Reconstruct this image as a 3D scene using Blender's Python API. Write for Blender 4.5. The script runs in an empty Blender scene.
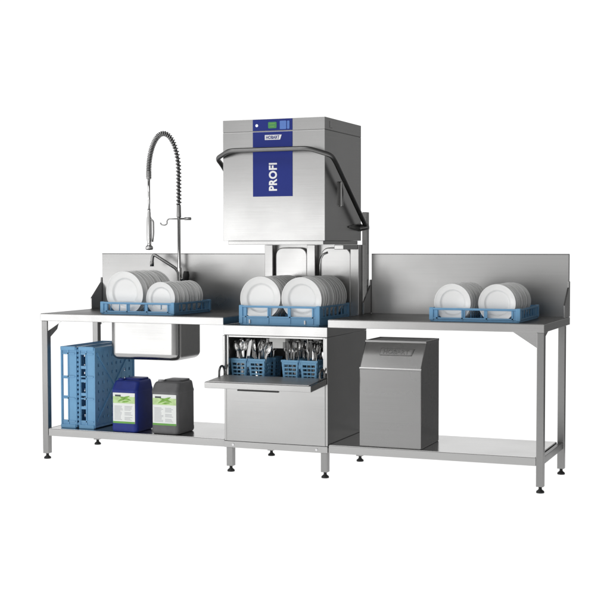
import bpy, bmesh, math, random
from mathutils import Vector, Matrix
random.seed(7)
scene = bpy.context.scene
COL = scene.collection
PI = math.pi

# ------------------------------------------------------------------ materials
def new_mat(name):
    m = bpy.data.materials.new(name)
    m.use_nodes = True
    nt = m.node_tree
    return m, nt, nt.nodes['Principled BSDF']

def lnk(nt, a, b):
    nt.links.new(a, b)

def steel(name, base=0.38, rough=0.3, aniso=0.3, streak=0.05, scale=(2.5, 2.5, 620), tint=(1.0, 0.995, 0.985)):
    m, nt, b = new_mat(name)
    n = nt.nodes
    tc = n.new('ShaderNodeTexCoord')
    mp = n.new('ShaderNodeMapping'); mp.inputs['Scale'].default_value = scale
    lnk(nt, tc.outputs['Object'], mp.inputs['Vector'])
    no = n.new('ShaderNodeTexNoise'); no.inputs['Scale'].default_value = 1.0
    no.inputs['Detail'].default_value = 5; no.inputs['Roughness'].default_value = 0.65
    lnk(nt, mp.outputs[0], no.inputs['Vector'])
    big = n.new('ShaderNodeTexNoise'); big.inputs['Scale'].default_value = 3.0; big.inputs['Detail'].default_value = 3
    lnk(nt, tc.outputs['Object'], big.inputs['Vector'])
    cr = n.new('ShaderNodeMapRange')
    cr.inputs['From Min'].default_value = 0.3; cr.inputs['From Max'].default_value = 0.7
    cr.inputs['To Min'].default_value = base * (1 - streak); cr.inputs['To Max'].default_value = base * (1 + streak)
    lnk(nt, no.outputs['Fac'], cr.inputs['Value'])
    mx = n.new('ShaderNodeMix'); mx.data_type = 'RGBA'; mx.blend_type = 'MULTIPLY'
    mx.inputs[0].default_value = 1.0
    lnk(nt, cr.outputs[0], mx.inputs[6]); mx.inputs[7].default_value = (*tint, 1)
    lnk(nt, mx.outputs[2], b.inputs['Base Color'])
    rr = n.new('ShaderNodeMapRange')
    rr.inputs['From Min'].default_value = 0.3; rr.inputs['From Max'].default_value = 0.7
    rr.inputs['To Min'].default_value = rough - 0.04; rr.inputs['To Max'].default_value = rough + 0.05
    lnk(nt, big.outputs['Fac'], rr.inputs['Value'])
    lnk(nt, rr.outputs[0], b.inputs['Roughness'])
    b.inputs['Metallic'].default_value = 1.0
    b.inputs['Specular Tint'].default_value = (0.7, 0.7, 0.7, 1)
    if aniso:
        b.inputs['Anisotropic'].default_value = aniso
        tg = n.new('ShaderNodeTangent'); tg.direction_type = 'RADIAL'; tg.axis = 'Z'
        lnk(nt, tg.outputs[0], b.inputs['Tangent'])
    bp = n.new('ShaderNodeBump'); bp.inputs['Strength'].default_value = 0.02; bp.inputs['Distance'].default_value = 0.002
    lnk(nt, no.outputs['Fac'], bp.inputs['Height']); lnk(nt, bp.outputs[0], b.inputs['Normal'])
    return m

def plastic(name, col, rough=0.4, var=0.08, coat=0.0, nscale=18, spec=0.5, bump=0.0):
    m, nt, b = new_mat(name)
    n = nt.nodes
    tc = n.new('ShaderNodeTexCoord')
    no = n.new('ShaderNodeTexNoise'); no.inputs['Scale'].default_value = nscale; no.inputs['Detail'].default_value = 4
    lnk(nt, tc.outputs['Object'], no.inputs['Vector'])
    cr = n.new('ShaderNodeValToRGB')
    cr.color_ramp.elements[0].position = 0.3; cr.color_ramp.elements[1].position = 0.7
    cr.color_ramp.elements[0].color = (*[c * (1 - var) for c in col], 1)
    cr.color_ramp.elements[1].color = (*[min(1, c * (1 + var)) for c in col], 1)
    lnk(nt, no.outputs['Fac'], cr.inputs[0]); lnk(nt, cr.outputs[0], b.inputs['Base Color'])
    b.inputs['Roughness'].default_value = rough
    b.inputs['Coat Weight'].default_value = coat
    b.inputs['Coat Roughness'].default_value = 0.08
    b.inputs['Specular IOR Level'].default_value = spec
    if bump:
        bp = n.new('ShaderNodeBump'); bp.inputs['Strength'].default_value = bump; bp.inputs['Distance'].default_value = 0.001
        n2 = n.new('ShaderNodeTexNoise'); n2.inputs['Scale'].default_value = 400
        lnk(nt, tc.outputs['Object'], n2.inputs['Vector'])
        lnk(nt, n2.outputs['Fac'], bp.inputs['Height']); lnk(nt, bp.outputs[0], b.inputs['Normal'])
    return m

M = {}
M['steel'] = steel('brushed_steel', 0.41, 0.23)
M['hood'] = steel('hood_steel', 0.41, 0.22)
M['bright'] = steel('lit_sheet_steel', 0.50, 0.30)  # lighter copy of the steel, softbox light put into its colour
M['splash'] = steel('splash_steel', 0.42, 0.30)
M['shelf'] = steel('lit_shelf_sheet', 0.78, 0.20, aniso=0.0, scale=(3, 500, 3))  # brighter steel, glare of the reflected backdrop put into its base colour
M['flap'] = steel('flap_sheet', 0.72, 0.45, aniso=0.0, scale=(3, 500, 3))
M['top'] = steel('worktop_dark_reflection', 0.20, 0.34, aniso=0.0, scale=(3, 500, 3))  # steel darkened so its colour holds the dark reflection on the tops
M['leg'] = steel('tube_steel', 0.27, 0.30, aniso=0.0, scale=(300, 300, 4))
M['box'] = steel('unit_steel', 0.265, 0.27)
M['recess_shade'] = steel('recess_shade_steel', 0.26, 0.40, aniso=0.0)  # darker copy of the steel carrying the shade inside the compartment
M['chrome'] = steel('chrome', 0.72, 0.14, aniso=0.0, streak=0.02, scale=(30, 30, 8))
M['cutlery'] = steel('cutlery_steel', 0.62, 0.16, aniso=0.0, streak=0.02, scale=(30, 30, 8))
M['darkmetal'] = steel('dark_metal', 0.19, 0.32, aniso=0.0, streak=0.02, scale=(30, 30, 8))
M['spring'] = steel('spring_steel', 0.36, 0.26, aniso=0.0, streak=0.02, scale=(30, 30, 8))
M['rack'] = plastic('rack_blue', (0.155, 0.37, 0.60), 0.42, 0.05, bump=0.05)
M['basket'] = plastic('basket_blue', (0.185, 0.42, 0.65), 0.42, 0.05)
M['plate'] = plastic('porcelain', (0.86, 0.86, 0.85), 0.22, 0.01, coat=0.4)
M['navy'] = plastic('navy_panel', (0.016, 0.030, 0.215), 0.35, 0.04, nscale=4, spec=0.18)
M['can_blue'] = plastic('can_blue', (0.012, 0.028, 0.21), 0.45, 0.10, bump=0.15, spec=0.3)
M['can_grey'] = plastic('can_grey', (0.115, 0.115, 0.118), 0.48, 0.10, bump=0.15)
M['cap'] = plastic('cap_grey', (0.33, 0.33, 0.34), 0.4, 0.04)
M['rubber'] = plastic('black_rubber', (0.012, 0.012, 0.012), 0.5, 0.1)
M['white'] = plastic('white_print', (0.85, 0.85, 0.86), 0.4, 0.01)
M['whiteplastic'] = plastic('white_plastic', (0.62, 0.62, 0.60), 0.4, 0.03)
M['paper'] = plastic('label_paper', (0.80, 0.82, 0.80), 0.5, 0.01)
M['leafgreen'] = plastic('leaf_green', (0.20, 0.42, 0.06), 0.5, 0.3, nscale=60)
M['palegreen'] = plastic('pale_green', (0.50, 0.68, 0.32), 0.5, 0.15, nscale=40)
M['bandgreen'] = plastic('band_green', (0.13, 0.36, 0.06), 0.5, 0.1)
M['print'] = plastic('print_grey', (0.42, 0.43, 0.45), 0.5, 0.05)
M['printdark'] = plastic('print_dark', (0.06, 0.07, 0.07), 0.5, 0.05)
M['button'] = plastic('button_blue', (0.09, 0.20, 0.56), 0.3, 0.04)
M['hose'] = plastic('hose_rubber', (0.03, 0.03, 0.03), 0.4, 0.1)

def glow(name, col, s):
    m, nt, b = new_mat(name)
    b.inputs['Base Color'].default_value = (*[c * .6 for c in col], 1)
    b.inputs['Emission Color'].default_value = (*col, 1)
    b.inputs['Emission Strength'].default_value = s
    b.inputs['Roughness'].default_value = 0.3
    return m
M['display'] = glow('lit_display', (0.06, 0.30, 0.09), 0.25)
M['lamp'] = glow('status_lamp', (0.9, 0.95, 1.0), 0.8)

# ------------------------------------------------------------------ mesh helpers
class MB:
    """collects shapes into one bmesh"""
    def __init__(self):
        self.bm = bmesh.new()
    def box(self, x0, x1, y0, y1, z0, z1, bev=0.0, seg=2):
        r = bmesh.ops.create_cube(self.bm, size=1.0)
        vs = r['verts']
        for v in vs:
            v.co = Vector(((x0 + x1) / 2 + v.co.x * (x1 - x0), (y0 + y1) / 2 + v.co.y * (y1 - y0), (z0 + z1) / 2 + v.co.z * (z1 - z0)))
        if bev:
            es = list({e for v in vs for e in v.link_edges})
            bmesh.ops.bevel(self.bm, geom=es, offset=bev, segments=seg, profile=0.6, affect='EDGES')
        return self
    def prism(self, pts, axis, a, b, bev=0.0):
        """pts: 2D outline; axis 'X' -> (y,z) extruded in x, 'Y' -> (x,z), 'Z' -> (x,y)"""
        def mk(p, t):
            if axis == 'X': return Vector((t, p[0], p[1]))
            if axis == 'Y': return Vector((p[0], t, p[1]))
            return Vector((p[0], p[1], t))
        va = [self.bm.verts.new(mk(p, a)) for p in pts]
        vb = [self.bm.verts.new(mk(p, b)) for p in pts]
        fs = [self.bm.faces.new(va), self.bm.faces.new(vb[::-1])]
        n = len(pts)
        for i in range(n):
            fs.append(self.bm.faces.new((va[i], vb[i], vb[(i + 1) % n], va[(i + 1) % n])))
        bmesh.ops.recalc_face_normals(self.bm, faces=fs)
        if bev:
            es = list({e for f in fs for e in f.edges})
            bmesh.ops.bevel(self.bm, geom=es, offset=bev, segments=2, profile=0.6, affect='EDGES')
        return self
    def tube(self, pts, r, n=12, caps=True):
        pts = [Vector(p) for p in pts]
        rs = r if isinstance(r, (list, tuple)) else [r] * len(pts)
        rings = []
        up = None
        for i, p in enumerate(pts):
            t = (pts[min(i + 1, len(pts) - 1)] - pts[max(i - 1, 0)]).normalized()
            if up is None:
                up = Vector((0, 0, 1)) if abs(t.z) < 0.9 else Vector((1, 0, 0))
            s = t.cross(up).normalized(); up = s.cross(t).normalized()
            rings.append([self.bm.verts.new(p + (s * math.cos(k * 2 * PI / n) + up * math.sin(k * 2 * PI / n)) * rs[i]) for k in range(n)])
        for a, b in zip(rings, rings[1:]):
            for k in range(n):
                f = self.bm.faces.new((a[k], a[(k + 1) % n], b[(k + 1) % n], b[k])); f.smooth = True
        if caps:
            self.bm.faces.new(rings[0][::-1]); self.bm.faces.new(rings[-1])
        return self
    def lathe(self, prof, n=32, origin=(0, 0, 0), axis='Z', closed=False):
        o = Vector(origin); rings = []
        for (r, h) in prof:
            ring = []
            if r < 1e-6:
                c = [Vector((0, 0, h))]
            else:
                c = [Vector((r * math.cos(k * 2 * PI / n), r * math.sin(k * 2 * PI / n), h)) for k in range(n)]
            for p in c:
                if axis == 'Y': p = Vector((p.x, -p.z, p.y))
                elif axis == 'X': p = Vector((p.z, p.x, p.y))
                ring.append(self.bm.verts.new(o + p))
            rings.append(ring)
        prs = list(zip(rings, rings[1:]))
        if closed: prs.append((rings[-1], rings[0]))
        for a, b in prs:
            for k in range(n):
                q = [a[k % len(a)], a[(k + 1) % len(a)], b[(k + 1) % len(b)], b[k % len(b)]]
                u = []
                for v in q:
                    if v not in u: u.append(v)
                if len(u) > 2:
                    f = self.bm.faces.new(u); f.smooth = True
        return self
    def build(self, name, mat, parent=None, smooth_angle=None):
        me = bpy.data.meshes.new(name)
        bmesh.ops.recalc_face_normals(self.bm, faces=self.bm.faces[:])
        if smooth_angle:
            for f in self.bm.faces: f.smooth = True
            for e in self.bm.edges:
                if len(e.link_faces) == 2 and e.calc_face_angle(0) > math.radians(smooth_angle): e.smooth = False
        self.bm.to_mesh(me); self.bm.free()
        me.materials.append(M[mat] if isinstance(mat, str) else mat)
        o = bpy.data.objects.new(name, me); COL.objects.link(o)
        if parent: 
            o.parent = parent
            o.matrix_parent_inverse = Matrix.Identity(4)
            o.location = -ORG.get(parent.name, Vector((0, 0, 0)))
        return o

ORG = {}      # part meshes are written in world coordinates; the thing's origin is taken off again
def thing(name, label, cat, loc=(0, 0, 0), group=None):
    o = bpy.data.objects.new(name, None); COL.objects.link(o)
    o.location = loc; o.empty_display_size = 0.05
    ORG[o.name] = Vector(loc)
    o['label'] = label; o['category'] = cat
    if group: o['group'] = group
    return o

def tag(o, label, cat, group=None):
    o['label'] = label; o['category'] = cat
    if group: o['group'] = group
    return o

def copy_tree(o, parent=None):
    c = o.copy(); COL.objects.link(c)
    if parent: c.parent = parent
    for ch in list(o.children):
        copy_tree(ch, c)
    return c

def weighted(o):
    md = o.modifiers.new('WeightedNormal', 'WEIGHTED_NORMAL'); md.keep_sharp = True; md.weight = 90
    return o

def rrect(cx, cy, w, h, r, n=5):
    pts = []
    for sx, sy, a0 in ((1, 1, 0), (-1, 1, 90), (-1, -1, 180), (1, -1, 270)):
        for k in range(n + 1):
            a = math.radians(a0 + 90 * k / n)
            pts.append((cx + sx * (w / 2 - r) + r * math.cos(a), cy + sy * (h / 2 - r) + r * math.sin(a)))
    return pts

def text_mesh(name, body, size, extrude, mat, parent, matrix, width=None, bold=0.0):
    cu = bpy.data.curves.new(name + '_curve', 'FONT')
    cu.body = body; cu.size = size; cu.extrude = extrude; cu.align_x = 'CENTER'; cu.align_y = 'CENTER'
    cu.offset = bold; cu.space_character = 1.0 + bold * 40; cu.resolution_u = 3
    tmp = bpy.data.objects.new(name + '_tmp', cu); COL.objects.link(tmp)
    dg = bpy.context.evaluated_depsgraph_get(); dg.update()
    me = bpy.data.meshes.new_from_object(tmp.evaluated_get(dg))
    bpy.data.objects.remove(tmp); bpy.data.curves.remove(cu)
    xs = [v.co.x for v in me.vertices]
    if width:
        k = width / (max(xs) - min(xs))
        for v in me.vertices: v.co.x *= k
    xs = [v.co.x for v in me.vertices]; ys = [v.co.y for v in me.vertices]
    ox, oy = (max(xs) + min(xs)) / 2, (max(ys) + min(ys)) / 2
    for v in me.vertices: v.co.x -= ox; v.co.y -= oy
    me.transform(matrix)
    me.materials.clear(); me.materials.append(M[mat]); me.name = name
    o = bpy.data.objects.new(name, me); COL.objects.link(o)
    o.parent = parent
    return o

def foot_of(parent, x, y):
    f = MB()
    f.lathe([(0, 0.0), (0.0215, 0.0), (0.0225, 0.004), (0.021, 0.010), (0.011, 0.018), (0.009, 0.022), (0.009, 0.036), (0, 0.036)], 20, (x, y, 0))
    return f.build('foot', 'rubber', parent)

def leg_of(parent, x, y, z1, z0=0.034):
    l = MB().box(x - 0.02, x + 0.02, y - 0.02, y + 0.02, z0, z1, 0.003)
    o = l.build('leg', 'leg', parent)
    ORG[o.name] = Vector((0, 0, 0))
    f = foot_of(o, x, y)
    return o

def leaf(o):   # children of a part sit at the part's own origin
    ORG[o.name] = Vector((0, 0, 0)); return o

# ------------------------------------------------------------------ setting
m, nt, b = new_mat('white_acrylic')
n = nt.nodes
tr = n.new('ShaderNodeBsdfTranslucent'); tr.inputs[0].default_value = (0.86, 0.86, 0.86, 1)
di = n.new('ShaderNodeBsdfDiffuse'); di.inputs[0].default_value = (0.86, 0.86, 0.86, 1)
mixs = n.new('ShaderNodeMixShader'); mixs.inputs[0].default_value = 0.75  # passes the added lamp's light through, so the floor stays white
lnk(nt, di.outputs[0], mixs.inputs[1]); lnk(nt, tr.outputs[0], mixs.inputs[2])
lnk(nt, mixs.outputs[0], n['Material Output'].inputs['Surface'])
M['acrylic'] = m
fl = bmesh.new()
FX0, FX1, FY0, FY1 = -6.5, 4.3, -4.6, 1.4
fl.faces.new([fl.verts.new((x, y, 0)) for x, y in ((FX0, FY0), (FX1, FY0), (FX1, FY1), (FX0, FY1))])
me = bpy.data.meshes.new('floor'); fl.to_mesh(me); fl.free(); me.materials.append(m)
floor = bpy.data.objects.new('floor', me); COL.objects.link(floor); floor['kind'] = 'structure'

# ------------------------------------------------------------------ worktables
ZT = 0.902; ZU = 0.858; YF = -0.028; YB = 0.73
def worktable(root, x0, x1, legs_x, shelf, hole=None, end_left=True, end_right=True):
    # top: skirted sheet with optional opening for the bowl
    t = MB()
    xs = [x0, x1]; ys = [YF, YB]
    if hole:
        xs = [x0, hole[0], hole[1], x1]; ys = [YF, hole[2], hole[3], YB]
    grid = {}
    for i, x in enumerate(xs):
        for j, y in enumerate(ys):
            grid[i, j] = t.bm.verts.new((x, y, ZT))
    fs = []
    for i in range(len(xs) - 1):
        for j in range(len(ys) - 1):
            if hole and (i, j) == (1, 1): continue
            fs.append(t.bm.faces.new((grid[i, j], grid[i + 1, j], grid[i + 1, j + 1], grid[i, j + 1])))
    ex = bmesh.ops.extrude_face_region(t.bm, geom=fs)
    for v in ex['geom']:
        if isinstance(v, bmesh.types.BMVert): v.co.z = ZU
    bmesh.ops.recalc_face_normals(t.bm, faces=t.bm.faces[:])
    es = [e for e in t.bm.edges if len(e.link_faces) == 2 and e.calc_face_angle(0) > 1.0]
    bmesh.ops.bevel(t.bm, geom=es, offset=0.0025, segments=2, profile=0.6, affect='EDGES')
    top = leaf(t.build('tabletop', 'steel', root))
    # work surface sheet laid just proud of the skirted body
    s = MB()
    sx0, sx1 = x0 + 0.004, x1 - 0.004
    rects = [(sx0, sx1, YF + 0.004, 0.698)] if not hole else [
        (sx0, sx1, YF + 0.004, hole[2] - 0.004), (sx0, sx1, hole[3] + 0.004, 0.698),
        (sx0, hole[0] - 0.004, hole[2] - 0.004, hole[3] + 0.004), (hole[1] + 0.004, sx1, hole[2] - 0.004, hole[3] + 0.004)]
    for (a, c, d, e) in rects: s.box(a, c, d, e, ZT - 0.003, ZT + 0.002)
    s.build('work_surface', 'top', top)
    # backsplash, folded back at its top edge
    MB().prism([(0.70, ZT), (0.70, 1.268), (0.729, 1.268), (0.729, ZT)], 'X', x0 + 0.012, x1 - 0.004, 0.002).build('backsplash', 'splash', root)
    MB().box(x0 + 0.013, x1 - 0.005, 0.6975, 0.7310, 1.2645, 1.2695, 0.001).build('backsplash_shade_line', 'darkmetal', root)  # added dark strip standing in for a dark reflection along the top
    for flag, xx in ((end_left, x0), (end_right, x1 - 0.010)):
        if flag:
            MB().prism([(0.565, ZT + .002), (0.565, 0.975), (0.690, 1.075), (0.697, 1.110), (0.7285, 1.110), (0.7285, ZT + .002)], 'X', xx, xx + 0.010, 0.0015).build('end_panel', 'steel', root)
    for lx, r in legs_x:
        for ly in (0.0, 0.60):
            leg_of(root, lx, ly, ZU)
    # lower shelf
    a, c = shelf
    sh = MB().box(a, c, -0.019, 0.575, 0.145, 0.190, 0.003)
    so = leaf(sh.build('shelf', 'steel', root))
    MB().box(a + 0.004, c - 0.004, -0.014, 0.571, 0.1885, 0.1915).build('lit_shelf_sheet', 'shelf', so)

tb = thing('sink_worktable', 'long stainless steel sink table with lower shelf on the left of the dishwasher', 'worktable', (0.6, 0.35, 0))
worktable(tb, -0.025, 1.225, [(0.0, -1)], (0.022, 1.2245), hole=(0.385, 0.86, 0.10, 0.44), end_right=False)
for y0, y1 in ((0.021, 0.579),):
    MB().box(-0.012, 0.012, y0, y1, 0.150, 0.186, 0.002).build('side_rail', 'leg', tb)
MB().prism([(0.0205, ZU), (0.12, ZU), (0.0205, 0.795)], 'Y', -0.014, -0.008).build('corner_gusset', 'steel', tb)
MB().prism([(0.0205, ZU), (0.13, ZU), (0.10, 0.80), (0.0205, 0.755)], 'X', 0.010, 0.016).build('corner_gusset', 'steel', tb)
MB().prism([(0.0205, ZU), (0.12, ZU), (0.0205, 0.795)], 'Y', 0.606, 0.612).build('corner_gusset', 'steel', tb)
# bowl: rounded box shell, open on top
bw = MB()
X0, X1, Y0, Y1, ZB = 0.385, 0.86, 0.10, 0.44, 0.622
rings = []
def bowl_ring(ins, z, r):
    return [bw.bm.verts.new((x, y, z)) for x, y in rrect((X0 + X1) / 2, (Y0 + Y1) / 2, X1 - X0 - 2 * ins, Y1 - Y0 - 2 * ins, max(r - ins * 0.5, 0.01), 6)]
seq = [(0.0, ZT - 0.002, 0.05), (0.0, ZB + 0.04, 0.05)]
for k in range(1, 7):
    a = k * PI / 12
    seq.append((0.04 * (1 - math.cos(a)), ZB + 0.04 * (1 - math.sin(a)), 0.05))
for ins, z, r in seq: rings.append(bowl_ring(ins, z, r))
inner = [bowl_ring(ins + 0.004, z + (0.004 if i > 1 else 0), r) for i, (ins, z, r) in enumerate(seq)]
def skin(rs, flip=False):
    for A, B in zip(rs, rs[1:]):
        for k in range(len(A)):
            q = (A[k], A[(k + 1) % len(A)], B[(k + 1) % len(A)], B[k])
            f = bw.bm.faces.new(q); f.smooth = True
skin(rings); skin(inner)
bw.bm.faces.new(rings[-1]); bw.bm.faces.new(inner[-1]); skin([rings[0], inner[0]])
bowl = leaf(bw.build('sink_bowl', 'steel', tb)); weighted(bowl)

rt = thing('worktable', 'stainless steel run-off table with lower shelf on the right of the dishwasher', 'worktable', (2.5, 0.35, 0))
worktable(rt, 1.8745, 3.096, [(3.075, 1)], (1.8745, 3.054))
MB().box(3.063, 3.087, 0.021, 0.579, 0.148, 0.188, 0.002).build('side_rail', 'leg', rt)
MB().prism([(3.0545, ZU), (2.925, ZU), (3.0545, 0.775)], 'Y', -0.012, -0.006).build('corner_gusset', 'steel', rt)
MB().prism([(0.0205, ZU), (0.20, ZU), (0.0205, 0.80)], 'X', 3.070, 3.076).build('corner_gusset', 'steel', rt)

# ------------------------------------------------------------------ dishwasher
dw = thing('hood_dishwasher', 'tall stainless steel hood dishwasher with raised hood and navy control panel between two tables', 'dishwasher', (1.544, 0.3, 0))
CX0, CX1 = 1.2275, 1.872
ZC = 0.859
MB().box(CX0, CX1, -0.03, 0.648, 0.803, ZC, 0.002).build('top_panel', 'steel', dw)
for xa, xb in ((CX0, CX0 + 0.014), (CX1 - 0.014, CX1)):
    MB().box(xa, xb, -0.024, 0.648, 0.184, 0.802, 0.0015).build('side_panel', 'steel', dw)
MB().box(CX0 + 0.015, CX1 - 0.015, 0.636, 0.646, 0.184, 0.802).build('back_panel', 'steel', dw)
MB().box(CX0 + 0.015, CX1 - 0.015, -0.026, -0.012, 0.184, 0.532, 0.002).build('front_panel', 'steel', dw)
# compartment walls, the shade of the recess put into a darker steel
ln = MB()
ln.box(CX0 + 0.0145, CX0 + 0.020, -0.010, 0.634, 0.534, 0.801)
ln.box(CX1 - 0.020, CX1 - 0.0145, -0.010, 0.634, 0.534, 0.801)
ln.box(CX0 + 0.0205, CX1 - 0.0205, 0.40, 0.406, 0.545, 0.796)
ln.box(CX0 + 0.0205, CX1 - 0.0205, -0.010, 0.634, 0.534, 0.544)
ln.box(CX0 + 0.0205, CX1 - 0.0205, -0.010, 0.634, 0.797, 0.801)
ln.build('compartment', 'recess_shade', dw)
# frame round the opening
fr = MB()
fr.box(CX0 + 0.0145, 1.257, -0.028, -0.0115, 0.534, 0.8015, 0.002)
fr.box(1.846, CX1 - 0.0145, -0.028, -0.0115, 0.534, 0.8015, 0.002)
fr.box(1.2572, 1.8458, -0.028, -0.0115, 0.790, 0.8015, 0.002)
fr.build('opening_frame', 'steel', dw)
for xa in (CX0 - 0.001, 1.861):
    MB().box(xa, xa + 0.016, -0.044, -0.0285, 0.60, 0.800, 0.003).build('guide_post', 'steel', dw)
# inside the compartment: wash arm block and small fittings
wb = MB().box(1.495, 1.595, 0.02, 0.10, 0.765, 0.796, 0.003).box(1.512, 1.578, 0.025, 0.095, 0.728, 0.766, 0.003)
wb.build('wash_arm_mount', 'whiteplastic', dw)
for xx in (1.30, 1.345, 1.66, 1.74, 1.80):
    MB().lathe([(0, 0), (0.016, 0), (0.018, 0.006), (0.010, 0.012), (0.008, 0.03), (0, 0.03)], 16, (xx, 0.06, 0.766)).build('nozzle', 'spring', dw)
MB().tube([(1.29, 0.06, 0.790), (1.83, 0.06, 0.790)], 0.008, 10).build('wash_pipe', 'spring', dw)
# flap, opened to nearly level
FA = Vector((0, -0.034, 0.567)); FB = Vector((0, -0.278, 0.552))
fp = MB().prism([(-0.034, 0.568), (-0.278, 0.552), (-0.278, 0.517), (-0.034, 0.533)], 'X', 1.2235, 1.870, 0.003)
flap = leaf(fp.build('drawer_flap', 'steel', dw))
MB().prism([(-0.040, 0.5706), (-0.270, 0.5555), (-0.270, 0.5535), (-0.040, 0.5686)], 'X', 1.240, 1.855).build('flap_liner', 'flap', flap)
MB().box(1.428, 1.676, -0.2795, -0.262, 0.509, 0.5175, 0.001).build('grip_slot_shade', 'rubber', flap)  # black block standing in for the shade inside the grip slot
# hinge loops at both ends of the flap
for xx in (1.236, 1.858):
    pts = []
    for k in range(0, 13):
        a = PI * k / 12
        pts.append((xx, -0.075 + 0.036 * math.cos(a), 0.585 + 0.040 * math.sin(a)))
    MB().tube([(xx, -0.039, 0.560)] + pts + [(xx, -0.111, 0.562)], 0.0065, 10).build('hinge_bracket', 'darkmetal', dw)
# base frame and legs
MB().box(CX0, CX1, -0.0285, -0.006, 0.145, 0.1825, 0.002).build('base_rail', 'steel', dw)
for xx in (1.285, 1.806):
    MB().lathe([(0.0, 0.0), (0.0075, 0.0), (0.0075, 0.0025), (0.005, 0.004), (0, 0.0045)], 16, (xx, -0.0285, 0.163), 'Y').build('rivet', 'white', dw)
for lx in (1.2575, 1.8475):
    for ly in (0.0, 0.60):
        leg_of(dw, lx, ly, 0.1445 if ly == 0 else 0.1835)
MB().box(CX0 + 0.002, CX1 - 0.002, -0.0055, 0.64, 0.170, 0.1835).build('base_plate', 'steel', dw)
# rear columns, panel and tank covers under the raised hood
for xa in (1.234, 1.516, 1.800):
    MB().box(xa, xa + 0.054, 0.555, 0.605, ZC, 1.3245, 0.003).build('rear_column', 'bright', dw)
MB().box(1.231, 1.857, 0.612, 0.622, ZC, 1.3245).build('rear_panel', 'bright', dw)
for xa, xb in ((1.297, 1.508), (1.600, 1.794)):
    MB().prism(rrect((xa + xb) / 2, 1.075, xb - xa, 0.465, 0.05, 6), 'Y', 0.580, 0.611, 0.006).build('tank_cover', 'bright', dw)
MB().tube([(1.592, 0.590, ZC), (1.592, 0.590, 1.20), (1.598, 0.590, 1.235), (1.615, 0.588, 1.266), (1.645, 0.588, 1.278)], 0.011, 12).build('rinse_pipe', 'spring', dw)
MB().box(1.842, 1.8715, 0.650, 0.698, 0.86, 1.523, 0.003).build('lift_column', 'steel', dw)
# hood
HX0, HX1, HY0, HY1 = 1.229, 1.858, -0.030, 0.585
hd = MB()
hd.box(HX0, HX1, HY0, HY1, 1.348, 1.9685, 0.0012, 2)
hd.box(HX0, HX1, HY0, HY1, 1.9728, 2.041, 0.0012, 2)
hood = leaf(hd.build('hood', 'hood', dw))
MB().box(HX0 + 0.0012, HX1 - 0.0012, HY0 + 0.0012, HY1 - 0.0012, 1.9665, 1.9745).build('seam', 'darkmetal', hood)
MB().box(HX0 + 0.022, HX1 - 0.016, -0.012, 0.570, 1.3255, 1.3475, 0.002).build('hood_lip', 'steel', dw)
MB().box(1.79, 1.85, 0.30, 0.55, 1.296, 1.325, 0.004).build('hood_stop', 'steel', dw)
# control panel: one strip on the cap, one below the seam
YP = HY0 - 0.0025
MB().box(1.418, 1.663, YP, HY0 + 0.001, 1.9735, 2.0385, 0.001).build('control_strip', 'navy', hood)
MB().box(1.418, 1.663, YP, HY0 + 0.001, 1.600, 1.9672, 0.001).build('front_strip', 'navy', hood)
MB().lathe([(0, 0), (0.008, 0), (0.008, 0.002), (0.006, 0.003), (0, 0.003)], 18, (1.444, YP, 2.004), 'Y').build('status_light', 'lamp', hood)
MB().prism(rrect(1.5405, 2.004, 0.052, 0.036, 0.006), 'Y', YP - 0.0015, YP + .0005).build('display', 'display', hood)
dt = MB()
for zz, w in ((2.012, 0.034), (1.997, 0.028)): dt.box(1.5405 - w / 2, 1.5405 + w / 2, YP - 0.0022, YP - 0.0010, zz - 0.0025, zz + 0.0025)
dt.build('display_segments', 'bandgreen', hood)
MB().prism(rrect(1.607, 2.003, 0.040, 0.048, 0.004), 'Y', YP - 0.003, YP + .0005, 0.0008).build('button', 'button', hood)
MB().prism(rrect(1.639, 2.003, 0.016, 0.046, 0.004), 'Y', YP - 0.003, YP + .0005, 0.0008).build('button', 'button', hood)
MB().prism([(1.494, 1.949), (1.598, 1.949), (1.588, 1.921), (1.494, 1.921)], 'Y', YP - 0.0015, YP + .0005).build('badge', 'white', hood)
FACE = Matrix.Rotation(PI / 2, 4, 'X')     # text plane facing -Y
text_mesh('badge_lettering', 'HOBART', 0.026, 0.0006, 'navy', hood, Matrix.Translation((1.543, YP - 0.0018, 1.935)) @ FACE, width=0.082, bold=0.0006)
text_mesh('lettering', 'PROFI', 0.066, 0.0008, 'white', hood, Matrix.Translation((1.5435, YP - 0.0009, 1.711)) @ FACE @ Matrix.Rotation(PI / 2, 4, 'Z'), width=0.158, bold=0.0024)
# small fittings on the hood's side
MB().box(HX1 - .001, HX1 + 0.004, 0.055, 0.085, 1.985, 2.025, 0.002).build('side_catch', 'hood', hood)
MB().box(HX1 - .001, HX1 + 0.016, 0.205, 0.235, 1.545, 1.690, 0.006).build('side_guide', 'steel', hood)
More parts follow.
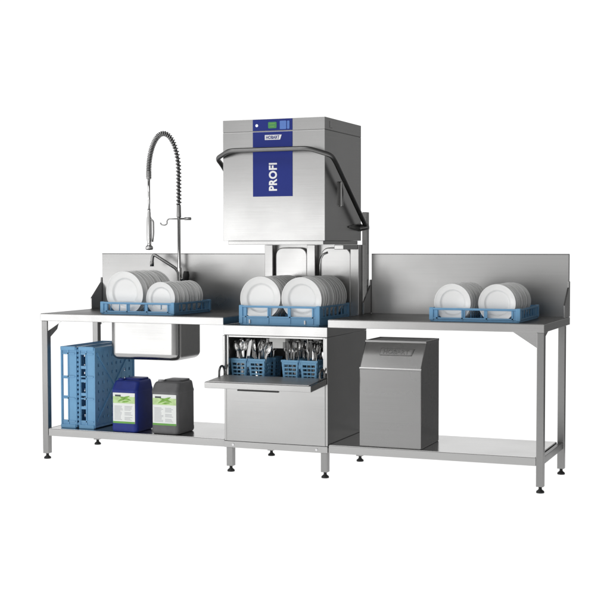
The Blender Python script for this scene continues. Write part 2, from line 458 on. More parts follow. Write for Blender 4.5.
# tubular handle embracing the hood
def arc_path(pts, r, n=6):
    pts = [Vector(p) for p in pts]; out = [pts[0]]
    for a, b, c in zip(pts, pts[1:], pts[2:]):
        d0 = (a - b).normalized(); d1 = (c - b).normalized()
        rr = min(r, (a - b).length * .45, (c - b).length * .45)
        p0 = b + d0 * rr; p1 = b + d1 * rr
        for k in range(n + 1):
            t = k / n
            out.append(p0 * (1 - t) ** 2 + b * 2 * t * (1 - t) + p1 * t * t)
    out.append(pts[-1]); return out
hp = [(1.190, 0.560, 1.435), (1.190, 0.035, 1.792), (1.190, -0.030, 1.824), (1.300, -0.100, 1.862),
      (1.786, -0.100, 1.862), (1.898, -0.030, 1.824), (1.898, 0.035, 1.792), (1.898, 0.560, 1.435)]
MB().tube(arc_path(hp, 0.035), 0.0135, 16).build('handle', 'darkmetal', dw, 40)
for s, xo in ((1, HX1), (-1, HX0)):
    MB().tube([(xo + s * 0.055, 0.560, 1.433), (xo + s * 0.02, 0.560, 1.428), (xo + s * 0.001, 0.560, 1.425)], [0.019, 0.019, 0.021], 16).build('handle_pivot', 'darkmetal', dw, 40)
    MB().prism([(0.570, 1.452), (0.570, 1.405), (0.36, 1.425), (0.36, 1.435)], 'X', xo + s * 0.0005, xo + s * 0.010, 0.002).build('pivot_bracket', 'darkmetal', dw)

# ------------------------------------------------------------------ dish racks
def rack_proto(name, h, low, label, group, posts=(-0.062, 0.062), studs=False):
    W = 0.495; D = 0.495
    root = thing(name, label, 'dish rack', (0, 0, 0), group)
    t = 0.008
    w = MB()
    za, zb = low, h - 0.011
    # four walls; x walls (front/back) with three windows, y walls with five
    for y0 in (-D / 2, D / 2 - t):
        w.box(-W / 2, W / 2, y0, y0 + t, zb, h, 0.0015)
        w.box(-W / 2, W / 2, y0, y0 + t, 0.004, za, 0.0015)
        for xc, hw in [(-W / 2 + 0.022, 0.022), (W / 2 - 0.022, 0.022)] + [(q, 0.009) for q in posts]:
            w.box(xc - hw, xc + hw, y0 + .0006, y0 + t - .0006, za, zb)
        for xc in (-0.21, 0.21, -0.068, 0.068):
            yy = y0 - 0.004 if y0 < 0 else y0 + t
            w.box(xc - 0.004, xc + 0.004, yy, yy + 0.004, 0.006, zb)
    for x0 in (-W / 2, W / 2 - t):
        w.box(x0, x0 + t, -D / 2 + t, D / 2 - t, zb, h - 0.0004, 0.001)
        w.box(x0, x0 + t, -D / 2 + t, D / 2 - t, 0.0044, za, 0.001)
        for k in range(7):
            yc = -0.205 + k * 0.41 / 6
            hw = 0.03 if k in (0, 6) else 0.007
            w.box(x0 + .0006, x0 + t - .0006, yc - hw, yc + hw, za, zb)
    # outward rim and ledge
    for s in (-1, 1):
        w.box(-W / 2 - 0.005, W / 2 + 0.005, s * (D / 2 + 0.0025) - 0.0025, s * (D / 2 + 0.0025) + 0.0025, h - 0.007, h + 0.0015)
        w.box(s * (W / 2 + 0.0025) - 0.0025, s * (W / 2 + 0.0025) + 0.0025, -D / 2, D / 2, h - 0.007, h + 0.0012)
        w.box(-W / 2 - 0.004, W / 2 + 0.004, s * (D / 2 + 0.002) - 0.002, s * (D / 2 + 0.002) + 0.002, za - 0.006, za + 0.001)
        w.box(s * (W / 2 + 0.002) - 0.002, s * (W / 2 + 0.002) + 0.002, -D / 2, D / 2, za - 0.006, za + 0.0007)
    for sx in (-1, 1):
        for sy in (-1, 1):
            w.box(sx * (W / 2 - 0.006) - 0.012, sx * (W / 2 - 0.006) + 0.012, sy * (D / 2 - 0.006) - 0.012, sy * (D / 2 - 0.006) + 0.012, 0.002, h + 0.004, 0.004)
    w.build('wall_frame', 'rack', root)
    g = MB()
    n = 9
    for k in range(n):
        c = -W / 2 + 0.03 + k * (W - 0.06) / (n - 1)
        g.box(c - 0.018, c + 0.018, -D / 2 + t, D / 2 - t, 0.003, 0.009)
        g.box(-W / 2 + t, W / 2 - t, c - 0.018, c + 0.018, 0.0024, 0.0096)
    for s in (-1, 1):   # diagonal stiffening ribs under the grid
        L = 0.30
        for off in (0.0,):
            a = math.radians(45 * s)
            dx, dy = math.cos(a), math.sin(a); nx, ny = -dy * 0.006, dx * 0.006
            g.prism([(-dx * L + nx, -dy * L + ny), (dx * L + nx, dy * L + ny), (dx * L - nx, dy * L - ny), (-dx * L - nx, -dy * L - ny)], 'Z', -0.004, 0.0022)
    for i in range(8):
        for j in range(10):
            x = -0.20 + i * 0.40 / 7; y = -0.21 + j * 0.42 / 9
            g.tube([(x, y, 0.008), (x, y, min(h - 0.012, 0.06))], [0.0032, 0.0018], 6)
    for k in range(4):
        g.box(*((-W / 2, W / 2, -D / 2 + (0.0 if k == 0 else D - 0.012), -D / 2 + (0.012 if k == 0 else D), -0.004, 0.004) if k < 2 else
               ((-W / 2 if k == 2 else W / 2 - 0.012), (-W / 2 + 0.012 if k == 2 else W / 2), -D / 2 + .0125, D / 2 - .0125, -0.004, 0.0038)))
    if studs:      # row of stacking studs under the rim
        for k in range(17):
            c = -W / 2 + 0.02 + k * (W - 0.04) / 16
            for e in (-D / 2 + 0.014, D / 2 - 0.014):
                g.tube([(c, e, 0.002), (c, e, -0.010), (c, e, -0.016)], [0.011, 0.010, 0.006], 8)
    g.build('base_grid', 'rack', root)
    return root

RG = 'blue plastic dish racks'
rk_c = rack_proto('dish_rack', 0.106, 0.045, 'blue dish rack of white plates standing in the open dishwasher', RG)
rk_c.location = (1.544, 0.298, ZC + 0.005)
for xx in (-0.185, 0.162):
    MB().box(xx - 0.004, xx + 0.004, -0.2555, -0.2480, 0.004, 0.026, 0.001).build('clip', 'white', rk_c)
rk_l = rack_proto('dish_rack', 0.068, 0.016, 'shallow blue dish rack of plates on the left table under the spray tap', RG)
rk_l.location = (0.618, 0.2875, ZT + 0.0065)
rk_r = copy_tree(rk_l); rk_r['label'] = 'shallow blue dish rack holding two tight plate stacks on the right table'
rk_r.location = (2.702, 0.283, ZT + 0.0065)
rk_a = rack_proto('dish_rack', 0.104, 0.056, 'empty blue rack stood on edge nearest the left end of the lower shelf', RG, studs=True)
rk_a.rotation_euler = (0, -PI / 2, 0); rk_a.location = (0.182, 0.292, 0.1918 + 0.2535)
rk_b = rack_proto('dish_rack', 0.106, 0.058, 'empty blue rack stood on edge, its grid base facing the blue canister', RG, posts=(-0.125, -0.042, 0.042, 0.125))
rk_b.rotation_euler = (0, -PI / 2, 0); rk_b.location = (0.310, 0.297, 0.1918 + 0.2535)

# ------------------------------------------------------------------ plates
def plate_mesh(R):
    k = R / 0.127
    pr = [(0, 0.004), (0.072, 0.004), (0.079, 0.0046), (0.083, 0.0075), (0.0865, 0.0115), (0.090, 0.0132), (0.094, 0.0136), (0.108, 0.0160), (0.121, 0.0190), (0.1232, 0.0205), (0.1258, 0.0205),
          (0.127, 0.0188), (0.126, 0.0165), (0.108, 0.0120), (0.090, 0.0088), (0.084, 0.0040), (0.078, 0.0), (0.070, -0.0016), (0.067, 0.0), (0, 0.0)]
    mb = MB(); mb.lathe([(r * k, h * k) for r, h in pr], 56, (0, 0, 0), 'Y')
    o = mb.build('plate', 'plate')
    return o
ORD = ['front', 'second', 'third', 'fourth', 'fifth', 'sixth', 'seventh', 'eighth', 'ninth', 'tenth', 'eleventh', 'twelfth', 'thirteenth', 'fourteenth', 'fifteenth', 'sixteenth']
protos = {}
def plate_row(xc, y0, dy, n, R, zfloor, row, tilt, group):
    for i in range(n):
        if R not in protos:
            o = plate_mesh(R); protos[R] = o
        else:
            o = protos[R].copy(); COL.objects.link(o)
        o.location = (xc + random.uniform(-.0012, .0012), y0 + i * dy, zfloor + R + random.uniform(0, .0012))
        o.rotation_euler = (math.radians(-tilt + random.uniform(-1.1, 1.1)), math.radians(random.uniform(0, 360)), math.radians(random.uniform(-.9, .9)))
        w = 'white plate' if R > 0.11 else 'small white plate'
        lab = f'{w}, {"last" if i == n - 1 else ORD[i]}{" one" if i in (0, n - 1) else ""} from the front in the {row}' if 0 < i < n - 1 else f'{w}, {"frontmost" if i == 0 else "rearmost"} of the {row}'
        tag(o, lab, 'plate', group)
ZRC = ZC + 0.005 + 0.010
ZRL = ZT + 0.0065 + 0.010
plate_row(1.4200, 0.082, 0.0385, 12, 0.127, ZRC + .012, 'left row in the dishwasher rack', 4, 'plates in the dishwasher rack')
plate_row(1.6780, 0.082, 0.0385, 12, 0.127, ZRC + .012, 'right row in the dishwasher rack', 4, 'plates in the dishwasher rack')
plate_row(0.5195, 0.085, 0.0400, 10, 0.1345, ZRL - .020, 'left row in the sink table rack', 4, 'large plates in the sink table rack')
plate_row(0.7615, 0.085, 0.0420, 10, 0.1005, ZRL - .018, 'right row in the sink table rack', 4, 'small plates in the sink table rack')
plate_row(2.5760, 0.068, 0.0265, 15, 0.105, ZRL - .018, 'left stack in the right table rack', 4, 'plates in the right table rack')
plate_row(2.8240, 0.068, 0.0265, 15, 0.105, ZRL - .018, 'right stack in the right table rack', 4, 'plates in the right table rack')

# ------------------------------------------------------------------ cutlery baskets and cutlery
def basket(label):
    root = thing('cutlery_basket', label, 'cutlery basket', (0, 0, 0), 'blue cutlery baskets in the drawer')
    HT = 0.118
    for cx in (-0.058, 0.058):
        c = MB()
        wt, wb, dt_, db = 0.050, 0.041, 0.050, 0.042     # half sizes top / bottom
        def P(fx, fy, z):
            k = z / HT
            return Vector((cx + fx * (wb + (wt - wb) * k), fy * (db + (dt_ - db) * k), z))
        def slab(a, b, z0, z1, th=0.004):
            # one wall strip between side parameters a, b on the wall from z0 to z1
            q = [P(*a, z0), P(*b, z0), P(*b, z1), P(*a, z1)]
            nrm = (q[1] - q[0]).cross(q[3] - q[0]).normalized() * th
            vs = [c.bm.verts.new(v) for v in q] + [c.bm.verts.new(v + nrm) for v in q]
            for f in ((0, 1, 2, 3), (4, 7, 6, 5), (0, 4, 5, 1), (1, 5, 6, 2), (2, 6, 7, 3), (3, 7, 4, 0)):
                c.bm.faces.new([vs[i] for i in f])
        walls = [((-1, -1), (1, -1)), ((1, -1), (1, 1)), ((1, 1), (-1, 1)), ((-1, 1), (-1, -1))]
        for a, b in walls:
            A = Vector(a); B = Vector(b)
            # full-width bands, slots between them
            for z0, z1 in ((0.0, 0.012), (0.026, 0.034), (0.048, 0.056), (0.070, 0.078), (0.092, HT - 0.012)):
                slab(a, b, z0, z1)
            for t0, t1 in ((0, 0.10), (0.90, 1.0), (0.36, 0.40), (0.62, 0.66)):
                slab(tuple(A.lerp(B, t0)), tuple(A.lerp(B, t1)), 0.003, HT - 0.010, 0.0045)
        for sx in (-1, 1):
            c.box(cx + sx * wt - 0.005, cx + sx * wt + 0.005, -dt_ - 0.005, dt_ + 0.005, HT - 0.012, HT, 0.001)
            c.box(cx - wt, cx + wt, sx * dt_ - 0.005, sx * dt_ + 0.005, HT - 0.0116, HT - 0.0004, 0.001)
        c.box(cx - wb, cx + wb, -db, db, 0.0, 0.004)
        c.build('cup', 'basket', root)
    MB().box(-0.0125, 0.0125, -0.046, 0.046, HT - 0.050, HT - 0.003, 0.002).build('bridge', 'basket', root)
    return root

def make_spoon():
    mb = MB()
    # flat stem, tapered, then an oval dished bowl (closed thickness)
    st = [(-0.010, 0.0), (-0.0085, 0.05), (-0.004, 0.115), (-0.0035, 0.150), (0.0035, 0.150), (0.004, 0.115), (0.0085, 0.05), (0.010, 0.0), (0.006, -0.006), (-0.006, -0.006)]
    mb.prism(st, 'Y', -0.0012, 0.0012)
    rings = []
    for j in range(0, 9):
        t = j / 8; ph = t * PI
        z = 0.146 + 0.056 * (1 - math.cos(ph)) / 2
        hw = 0.0195 * math.sin(ph) ** 0.7 if 0 < j < 8 else 0.003
        row = []
        for i in range(9):
            u = -1 + 2 * i / 8
            row.append((u * hw, 0.010 * (1 - u * u) * math.sin(ph), z))
        rings.append(row)
    def sheet(off, flip):
        vs = [[mb.bm.verts.new((x, y + off, z)) for x, y, z in row] for row in rings]
        for a, b in zip(vs, vs[1:]):
            for i in range(8):
                f = mb.bm.faces.new((a[i], a[i + 1], b[i + 1], b[i])); f.smooth = True
        return vs
    A = sheet(0, 0); B = sheet(-0.0016, 1)
    def rim(v): return [v[0][i] for i in range(9)] + [v[j][8] for j in range(1, 9)] + [v[8][i] for i in range(7, -1, -1)] + [v[j][0] for j in range(7, 0, -1)]
    ra, rb = rim(A), rim(B)
    for i in range(len(ra)):
        mb.bm.faces.new((ra[i], ra[(i + 1) % len(ra)], rb[(i + 1) % len(ra)], rb[i]))
    return mb.build('spoon', 'cutlery')
def make_fork():
    mb = MB()
    mb.prism([(-0.010, 0.0), (-0.008, 0.05), (-0.0035, 0.12), (-0.0035, 0.145), (-0.0125, 0.158), (-0.0125, 0.166), (0.0125, 0.166), (0.0125, 0.158), (0.0035, 0.145), (0.0035, 0.12), (0.008, 0.05), (0.010, 0.0)], 'Y', -0.0012, 0.0012)
    for k in range(4):
        x = -0.0125 + 0.00125 + k * 0.0075
        mb.prism([(x - 0.0012, 0.165), (x + 0.0022, 0.165), (x + 0.0013, 0.204), (x, 0.206), (x - 0.0006, 0.204)], 'Y', -0.0010, 0.0010)
    return mb.build('fork', 'cutlery')
def make_knife():
    mb = MB()
    mb.prism([(-0.0095, 0.0), (-0.007, 0.09), (0.007, 0.09), (0.0095, 0.0), (0.005, -0.005), (-0.005, -0.005)], 'Y', -0.003, 0.003, 0.0012)
    mb.prism([(-0.006, 0.0895), (-0.009, 0.11), (-0.0095, 0.17), (-0.006, 0.200), (0.004, 0.212), (0.008, 0.205), (0.008, 0.0895)], 'Y', -0.0009, 0.0009)
    return mb.build('knife', 'cutlery')
cut = {'spoon': make_spoon(), 'fork': make_fork(), 'knife': make_knife()}
used = set()
def cutlery(kind, loc, rot, label):
    if kind not in used: o = cut[kind]; used.add(kind)
    else: o = cut[kind].copy(); COL.objects.link(o)
    o.location = loc; o.rotation_euler = rot
    tag(o, label, kind, 'cutlery standing in the drawer baskets')

BZ = 0.5445
spots = [(1.355, 0.075, 'left', 'front'), (1.680, 0.075, 'right', 'front'), (1.365, 0.205, 'left', 'rear'), (1.690, 0.205, 'right', 'rear')]
bas0 = None
for i, (bx, by, side, rowname) in enumerate(spots):
    lab = f'blue twin cutlery basket on the {side} of the {rowname} row in the drawer'
    if bas0 is None: bas0 = o = basket(lab)
    else: o = copy_tree(bas0); o['label'] = lab
    o.location = (bx, by, BZ)
    for cx, cup in ((-0.058, 'left'), (0.058, 'right')):
        n = 12 if rowname == 'front' else 7
        kinds = ['knife', 'fork', 'spoon', 'knife', 'spoon', 'fork', 'knife', 'fork', 'spoon', 'knife', 'spoon', 'fork']
        random.shuffle(kinds)
        if rowname == 'front': kinds[random.choice((2, 3, 4, 5))] = 'spoon'
        xs = [-0.034 + 0.068 * (k + .5) / n for k in range(n)]
        for k in range(n):
            yy = random.uniform(-0.036, 0.036)
            lean = xs[k] / 0.034 * random.uniform(2, 13) + random.uniform(-4, 4)
            nth = 'leftmost' if k == 0 else ('rightmost' if k == n - 1 else ORD[k] + ' from the left')
            upside = 0
            cutlery(kinds[k], (bx + cx + xs[k] * 0.8, by + yy, BZ + 0.012 + random.uniform(-0.008, 0.014)),
                    (math.radians(random.uniform(-9, 9)), math.radians(lean), math.radians(random.uniform(-50, 50) + (180 if random.random() < .4 else 0))),
                    f'steel {kinds[k]}, {nth} in the {cup} cup of the {rowname} {side} basket')

# ------------------------------------------------------------------ canisters
def canister(x0, x1, y0, y1, z0, h, mat, label, ca):
    root = thing('canister', label, 'canister', ((x0 + x1) / 2, (y0 + y1) / 2, z0), 'chemical canisters on the lower shelf')
    xc, yc, w, d = (x0 + x1) / 2, (y0 + y1) / 2, x1 - x0, y1 - y0
    b_ = MB()
    def ring(ins, z, r):
        ix, iy = ins if isinstance(ins, tuple) else (ins, ins)
        iyb = min(iy, 0.012)
        return [b_.bm.verts.new((x, y, z)) for x, y in rrect(xc, yc + (iy - iyb) / 2, w - 2 * ix, d - iy - iyb, r, 6)]
    seq = [(0.010, 0.0, .022), (0.004, 0.004, .024), (0.0, 0.014, .026), (0.0, 0.030, .026), (0.0015, 0.036, .025), (0.0015, h - 0.070, .025), (0.0, h - 0.064, .026), (0.0, h - 0.056, .026),
           ((0.001, 0.006), h - 0.046, .026), ((0.002, 0.022), h - 0.022, .026), ((0.005, 0.030), h - 0.010, .026), ((0.010, 0.036), h - 0.003, .026), ((0.018, 0.044), h, .024)]
    rs = [ring(i, z0 + z, r) for i, z, r in seq]
    for A, B in zip(rs, rs[1:]):
        for k in range(len(A)):
            b_.bm.faces.new((A[k], A[(k + 1) % len(A)], B[(k + 1) % len(A)], B[k]))
    b_.bm.faces.new(rs[0]); b_.bm.faces.new(rs[-1])
    weighted(b_.build('body', mat, root, 50))
    # moulded grip along the rear of the top
    hd_ = MB()
    hd_.prism(rrect(xc + 0.012, yc + 0.030, w - 0.062, d - 0.105, 0.020, 5), 'Z', z0 + h - 0.003, z0 + h + 0.010, 0.005)
    hd_.build('grip', mat, root, 40)
    cp = MB().lathe([(0, 0), (0.022, 0), (0.022, 0.004), (0.020, 0.005), (0.0205, 0.016), (0.019, 0.019), (0, 0.019)], 24, (x0 + 0.040, y0 + 0.066, z0 + h - 0.010))
    cp.build('cap', ca, root)
    # label on the front face
    lx0, lx1, lz0, lz1 = x0 + 0.004, x1 - 0.012, z0 + 0.055, z0 + 0.240
    lab = leaf(MB().box(lx0 + .012, lx1, y0 - 0.0010, y0 + 0.0022, lz0, lz1).build('paper_label', 'paper', root))
    lx0 += .012
    W = lx1 - lx0; H = lz1 - lz0; Y = y0 - 0.0010
    MB().box(lx0, lx1, Y - .0004, Y + .0002, lz0, lz0 + 0.012).build('green_band', 'bandgreen', lab)
    MB().box(lx0, lx1, Y - .0003, Y + .0002, lz0 + H * 0.66, lz1 - 0.022).build('pale_band', 'palegreen', lab)
    lf = MB()
    def leafp(cx, cz, L, wd, ang, yo):
        pts = []
        for k in range(12):
            t = k / 11
            pts.append((t * L, wd * math.sin(PI * t) ** .8))
        for k in range(10, 0, -1):
            t = k / 11
            pts.append((t * L, -wd * .6 * math.sin(PI * t)))
        ca_, sa_ = math.cos(ang), math.sin(ang)
        lf.prism([(cx + x * ca_ - y * sa_, cz + x * sa_ + y * ca_) for x, y in pts], 'Y', Y - .0007 - yo, Y - .0001)
    zc = lz0 + H * 0.76
    leafp(lx0 + W * .22, zc - .010, W * .62, .010, math.radians(24), 0)
    leafp(lx0 + W * .30, zc + .020, W * .55, .008, math.radians(-14), .0003)
    leafp(lx0 + W * .40, zc - .012, W * .35, .006, math.radians(8), .0005)
    lf.build('leaf_print', 'leafgreen', lab)
    MB().box(lx0 + W * .10, lx0 + W * .36, Y - .0009, Y - .0003, lz1 - 0.022, lz1 - 0.012).build('mark_print', 'printdark', lab)
    pr = MB()
    for col0, col1, n0, n1 in ((0.06, 0.46, 0, 12), (0.53, 0.90, 0, 12)):
        for k in range(n0, n1):
            zz = lz0 + 0.104 - k * 0.0074
            if k in (4, 8) and col0 > .5: continue
            pr.box(lx0 + W * col0, lx0 + W * (col1 - random.uniform(0, .12)), Y - .0004, Y + .0002, zz - .0014, zz + .0014)
    pr.build('text_print', 'print', lab)
    return root
ZS = 0.1918
canister(0.458, 0.636, -0.008, 0.215, ZS, 0.312, 'can_blue', 'dark blue plastic canister with white and green label beside the standing racks', 'can_blue')
canister(0.724, 0.909, 0.004, 0.235, ZS, 0.312, 'can_grey', 'dark grey plastic canister with white and green label under the sink', 'cap')

# ------------------------------------------------------------------ steel unit on the right shelf
un = thing('softener_unit', 'tall grey steel unit with slanted front standing on the right lower shelf', 'steel cabinet', (2.23, 0.16, ZS))
sec = [(0.005, ZS), (0.005, 0.632), (0.105, 0.777), (0.365, 0.777), (0.365, ZS)]
bod = MB().prism(sec, 'X', 2.052, 2.412, 0.005)
ub = leaf(bod.build('casing', 'box', un))
kk = MB().prism([(0.0035, 0.6265), (0.0012, 0.6290), (0.0022, 0.6335), (0.0055, 0.6385), (0.0085, 0.6385), (0.0085, 0.6265)], 'X', 2.0518, 2.4122)
kk.build('fold_highlight', 'steel', un)  # lighter steel strip added as the highlight along the fold
tp = MB()
tp.box(2.060, 2.404, 0.112, 0.357, 0.7773, 0.781)
tp.build('top_opening_shade', 'rubber', un)  # solid black slab, the darkness of the open top put into its colour
rim = MB()
for q in ((2.052, 2.412, 0.103, 0.111), (2.052, 2.412, 0.358, 0.366)): rim.box(*q, 0.772, 0.786, 0.002)
for q in ((2.052, 2.0595, 0.1113, 0.3577), (2.4045, 2.412, 0.1113, 0.3577)): rim.box(*q, 0.772, 0.7857, 0.002)
rim.build('top_rim', 'box', un)
# badge plate on the slanted face
ang = math.atan2(0.160, 0.100)           # slope of the slanted face
mid = Vector((2.252, 0.005 + 0.100 * 0.63, 0.632 + 0.145 * 0.63))
# local frame: x along X, y up the slope, z = outward normal
up = Vector((0, 0.100, 0.145)).normalized(); nx = Vector((1, 0, 0)); nn = nx.cross(up).normalized()
SL = Matrix(((nx.x, up.x, nn.x, mid.x), (nx.y, up.y, nn.y, mid.y), (nx.z, up.z, nn.z, mid.z), (0, 0, 0, 1)))
bd = MB().prism([(-0.098, 0.022), (0.100, 0.022), (0.088, -0.022), (-0.098, -0.022)], 'Z', -0.001, 0.003)
for v in bd.bm.verts: v.co = SL @ v.co
badge = bd.build('badge', 'darkmetal', ub)
bd = MB().prism([(-0.093, 0.0175), (0.0925, 0.0175), (0.083, -0.0175), (-0.093, -0.0175)], 'Z', 0.0028, 0.0036)
for v in bd.bm.verts: v.co = SL @ v.co
bd.build('badge_field', 'box', ub)
text_mesh('badge_lettering', 'HOBART', 0.036, 0.0009, 'darkmetal', ub, SL @ Matrix.Translation((-0.004, 0, 0.0042)), width=0.150, bold=0.0008)

# ------------------------------------------------------------------ pre-rinse spray tap
FX, FY = 0.592, 0.645
fa = thing('spray_tap', 'chrome pre-rinse spray tap with arched spring hose behind the left rack', 'tap', (FX, FY, ZT))
MB().lathe([(0, 0), (0.030, 0), (0.030, 0.006), (0.022, 0.012), (0.020, 0.05), (0.022, 0.06), (0.020, 0.09), (0.016, 0.20), (0.0165, 0.27), (0.0105, 0.275), (0.0105, 0.62), (0, 0.62)], 24, (FX, FY, ZT + .002)).build('riser', 'chrome', fa)
MB().lathe([(0, 0), (0.0145, 0), (0.015, 0.008), (0.0135, 0.075), (0.012, 0.082), (0, 0.082)], 20, (FX, FY, 1.502)).build('collar', 'spring', fa)
# hose centre line: up, over and down to the left
AX = FX - 0.218
hose = [(FX, FY, 1.58)]
zc, xr, zr = 1.80, 0.109, 0.245
for k in range(0, 5): hose.append((FX, FY, 1.58 + (1.80 - 1.58) * (k + 1) / 5))
for k in range(1, 25):
    a = PI * k / 24
    hose.append((FX - xr + xr * math.cos(a), FY, zc + zr * math.sin(a)))
hose.append((AX, FY, 1.765))
def resample(p, n):
    p = [Vector(q) for q in p]; L = [0]
    for a, b in zip(p, p[1:]): L.append(L[-1] + (b - a).length)
    out = []; j = 0
    for i in range(n + 1):
        s = L[-1] * i / n
        while j < len(L) - 2 and L[j + 1] < s: j += 1
        t = (s - L[j]) / (L[j + 1] - L[j]); out.append(p[j].lerp(p[j + 1], t))
    return out, L[-1]
hs, LEN = resample(hose, 90)
MB().tube(hs, 0.0088, 10).build('hose', 'hose', fa)
# spring: helix with wide pitch on the riser side, tight on the far side
N = 1500
cl, LEN = resample(hose, N)
ph = 0; sp = []
for i in range(N + 1):
    t = i / N
    pitch = 0.0235 if t < 0.36 else (0.0235 - (t - 0.36) / 0.30 * 0.013 if t < 0.66 else 0.0105)
    ph += 2 * PI * (LEN / N) / pitch
    T = (cl[min(i + 1, N)] - cl[max(i - 1, 0)]).normalized()
    S = Vector((0, 1, 0)); U = T.cross(S).normalized()
    sp.append(cl[i] + (S * math.cos(ph) + U * math.sin(ph)) * 0.0145)
MB().tube(sp[::2] if False else sp, 0.0040, 6).build('spring', 'spring', fa)
MB().lathe([(0, 0), (0.0155, 0), (0.016, 0.01), (0.016, 0.045), (0.014, 0.055), (0, 0.055)], 20, (AX, FY, 1.752)).build('hose_sleeve', 'spring', fa)
MB().tube([(AX, FY, 1.76), (AX, FY, 1.52)], 0.0085, 14).build('drop_tube', 'chrome', fa)
gun = MB().lathe([(0, 0.0), (0.024, 0.0), (0.0255, 0.004), (0.0255, 0.014), (0.022, 0.020), (0.014, 0.026), (0.0135, 0.045), (0.0165, 0.060), (0.0175, 0.11), (0.0175, 0.175), (0.015, 0.205), (0.0115, 0.215), (0.0115, 0.235), (0.0095, 0.245), (0.0095, 0.262), (0, 0.262)], 24, (AX, FY, 1.297))
gun = leaf(gun.build('spray_gun', 'chrome', fa))
MB().lathe([(0, 0), (0.0215, 0), (0.0225, -0.004), (0.0, -0.006)], 24, (AX, FY, 1.298)).build('spray_face', 'rubber', gun)
MB().tube(arc_path([(AX + 0.012, FY - .004, 1.495), (AX + 0.033, FY - .004, 1.480), (AX + 0.034, FY - .004, 1.40), (AX + 0.026, FY - .004, 1.345)], 0.02), [0.0055] * 16, 10).build('trigger', 'spring', gun)
# wall hook and knob
hk = [(FX - 0.010, FY, 1.493), (FX - 0.075, FY, 1.493), (FX - 0.088, FY, 1.480), (FX - 0.085, FY, 1.462), (FX - 0.102, FY, 1.452), (FX - 0.128, FY, 1.456), (FX - 0.135, FY, 1.468)]
MB().tube(arc_path(hk, 0.012), 0.0042, 10).build('hook', 'spring', fa)
MB().tube([(FX + 0.008, FY, 1.493), (FX + 0.040, FY, 1.493), (FX + 0.042, FY, 1.493), (FX + 0.085, FY, 1.493)], [0.006, 0.006, 0.0095, 0.0095], 14).build('clamp_knob', 'spring', fa)
# swivel spout
sw = arc_path([(FX, FY - 0.005, 1.075), (FX - 0.004, FY - .012, 1.165), (FX - 0.165, FY - 0.05, 1.268), (FX - 0.172, FY - 0.05, 1.205)], 0.03)
MB().tube(sw, 0.0105, 14).build('spout', 'spring', fa, 40)
MB().lathe([(0, 0), (0.013, 0), (0.013, 0.028), (0.0115, 0.032), (0, 0.032)], 18, (FX - 0.172, FY - 0.05, 1.186)).build('spout_tip', 'spring', fa)
MB().tube([(FX + 0.01, FY, 1.10), (FX + 0.05, FY - 0.01, 1.115)], 0.011, 12).build('valve_stem', 'spring', fa)
kn = MB().tube([(FX + 0.05, FY - .01, 1.085), (FX + 0.052, FY - .01, 1.10), (FX + 0.055, FY - .01, 1.13), (FX + 0.056, FY - .01, 1.155)], [0.012, 0.019, 0.022, 0.016], 14)
kn.build('valve_knob', 'rubber', fa, 40)

# ------------------------------------------------------------------ lights
def area(name, loc, target, sx, sy, power, spread=None, col=(1, 1, 1)):
    l = bpy.data.lights.new(name, 'AREA'); l.shape = 'RECTANGLE'; l.size = sx; l.size_y = sy; l.energy = power; l.color = col
    if spread: l.spread = math.radians(spread)
    o = bpy.data.objects.new(name, l); COL.objects.link(o)
    o.location = loc
    o.rotation_euler = (Vector(target) - Vector(loc)).to_track_quat('-Z', 'Y').to_euler()
    return o
# low softbox standing front left, a second one at hood height, a weak one overhead
area('softbox_low', (-2.6, -6.3, 0.42), (0.3, 0.0, 0.6), 4.6, 0.85, 36)
area('softbox_hood', (-1.3, -6.3, 1.42), (1.4, 0.0, 1.4), 2.2, 0.8, 11.5)
area('softbox_overhead', (0.0, -2.6, 4.4), (1.2, 0.1, 0.8), 4.0, 1.6, 60)
# unseen lamp added under the translucent floor sheet to keep it white
lt = area('underfloor_fill', (-1.0, -1.0, -1.4), (-1.0, -1.0, 0.0), 14.0, 10.0, 470)

# ------------------------------------------------------------------ studio surround (world)
w = bpy.data.worlds.new('World'); scene.world = w; w.use_nodes = True
nt = w.node_tree; n = nt.nodes
bg = n['Background']
tc = n.new('ShaderNodeTexCoord'); sx = n.new('ShaderNodeSeparateXYZ'); lnk(nt, tc.outputs['Generated'], sx.inputs[0])
at = n.new('ShaderNodeMath'); at.operation = 'ARCTAN2'; lnk(nt, sx.outputs['X'], at.inputs[0]); lnk(nt, sx.outputs['Y'], at.inputs[1])
mr = n.new('ShaderNodeMapRange'); mr.inputs['From Min'].default_value = -PI; mr.inputs['From Max'].default_value = PI
lnk(nt, at.outputs[0], mr.inputs['Value'])
ramp = n.new('ShaderNodeValToRGB'); lnk(nt, mr.outputs[0], ramp.inputs[0])
def setramp(cr, stops):
    while len(cr.elements) > 1: cr.elements.remove(cr.elements[-1])
    for i, (p, v) in enumerate(stops):
        e = cr.elements[0] if i == 0 else cr.elements.new(p)
        e.position = p; e.color = (v, v, v, 1)
AZ = [(-180, .72), (-150, .98), (-125, .95), (-90, .75), (-62, .75), (-48, 1.12), (0, 1.12), (9, .38), (30, .30), (60, .22), (115, .25), (150, .50), (180, .72)]
setramp(ramp.color_ramp, [((a + 180) / 360, v / 1.2) for a, v in AZ])
ramp_b = n.new('ShaderNodeValToRGB'); lnk(nt, mr.outputs[0], ramp_b.inputs[0])
AZB = [(-180, .72), (-150, .98), (-125, .95), (-90, .75), (-62, .75), (-48, 1.12), (0, 1.12), (9, .17), (60, .14), (115, .20), (150, .50), (180, .72)]
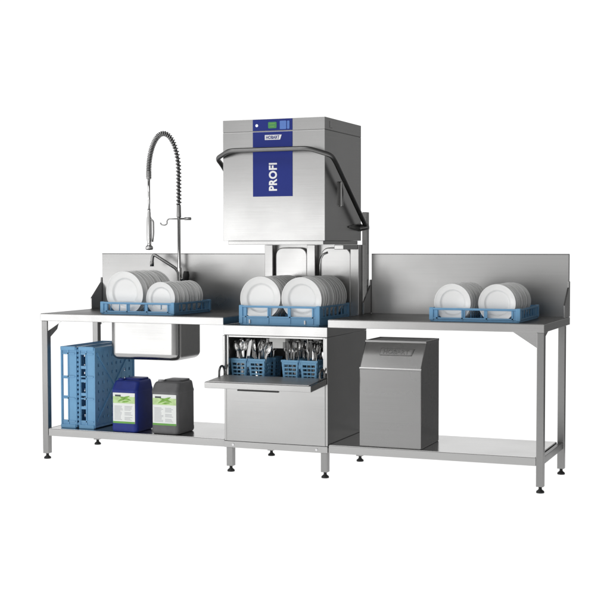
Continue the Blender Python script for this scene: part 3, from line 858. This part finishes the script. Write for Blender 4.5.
setramp(ramp_b.color_ramp, [((a + 180) / 360, v / 1.2) for a, v in AZB])
hz = n.new('ShaderNodeMapRange'); hz.interpolation_type = 'SMOOTHSTEP'
hz.inputs['From Min'].default_value = -0.04; hz.inputs['From Max'].default_value = 0.02
lnk(nt, sx.outputs['Z'], hz.inputs['Value'])
mh = n.new('ShaderNodeMix'); mh.data_type = 'RGBA'
lnk(nt, hz.outputs[0], mh.inputs[0]); lnk(nt, ramp_b.outputs[0], mh.inputs[6]); lnk(nt, ramp.outputs[0], mh.inputs[7])
el = n.new('ShaderNodeMapRange'); el.interpolation_type = 'SMOOTHSTEP'
el.inputs['From Min'].default_value = 0.30; el.inputs['From Max'].default_value = 0.62
lnk(nt, sx.outputs['Z'], el.inputs['Value'])
mx = n.new('ShaderNodeMix'); mx.data_type = 'RGBA'
lnk(nt, el.outputs[0], mx.inputs[0]); lnk(nt, mh.outputs[2], mx.inputs[6]); mx.inputs[7].default_value = (.12, .12, .12, 1)
lnk(nt, mx.outputs[2], bg.inputs['Color']); bg.inputs['Strength'].default_value = 1.2

# ------------------------------------------------------------------ camera
cam = bpy.data.cameras.new('Camera'); co = bpy.data.objects.new('Camera', cam); COL.objects.link(co)
cam.sensor_width = 36; cam.lens = 75.953; cam.clip_end = 200; cam.clip_start = 0.05
yaw, pit, rol = 0.3794845, 0.0470617, -0.0015435
d = Vector((-math.sin(yaw) * math.cos(pit), math.cos(yaw) * math.cos(pit), -math.sin(pit)))
r = Vector((math.cos(yaw), math.sin(yaw), 0)); u = r.cross(d)
r, u = r * math.cos(rol) + u * math.sin(rol), u * math.cos(rol) - r * math.sin(rol)
co.matrix_world = Matrix(((r.x, u.x, -d.x, 4.43474), (r.y, u.y, -d.y, -6.79371), (r.z, u.z, -d.z, 1.32679), (0, 0, 0, 1)))
scene.camera = co

vs = scene.view_settings
vs.view_transform = 'Standard'; vs.look = 'None'; vs.gamma = 1; vs.exposure = 0; vs.use_curve_mapping = False
scene.cycles.max_bounces = 10
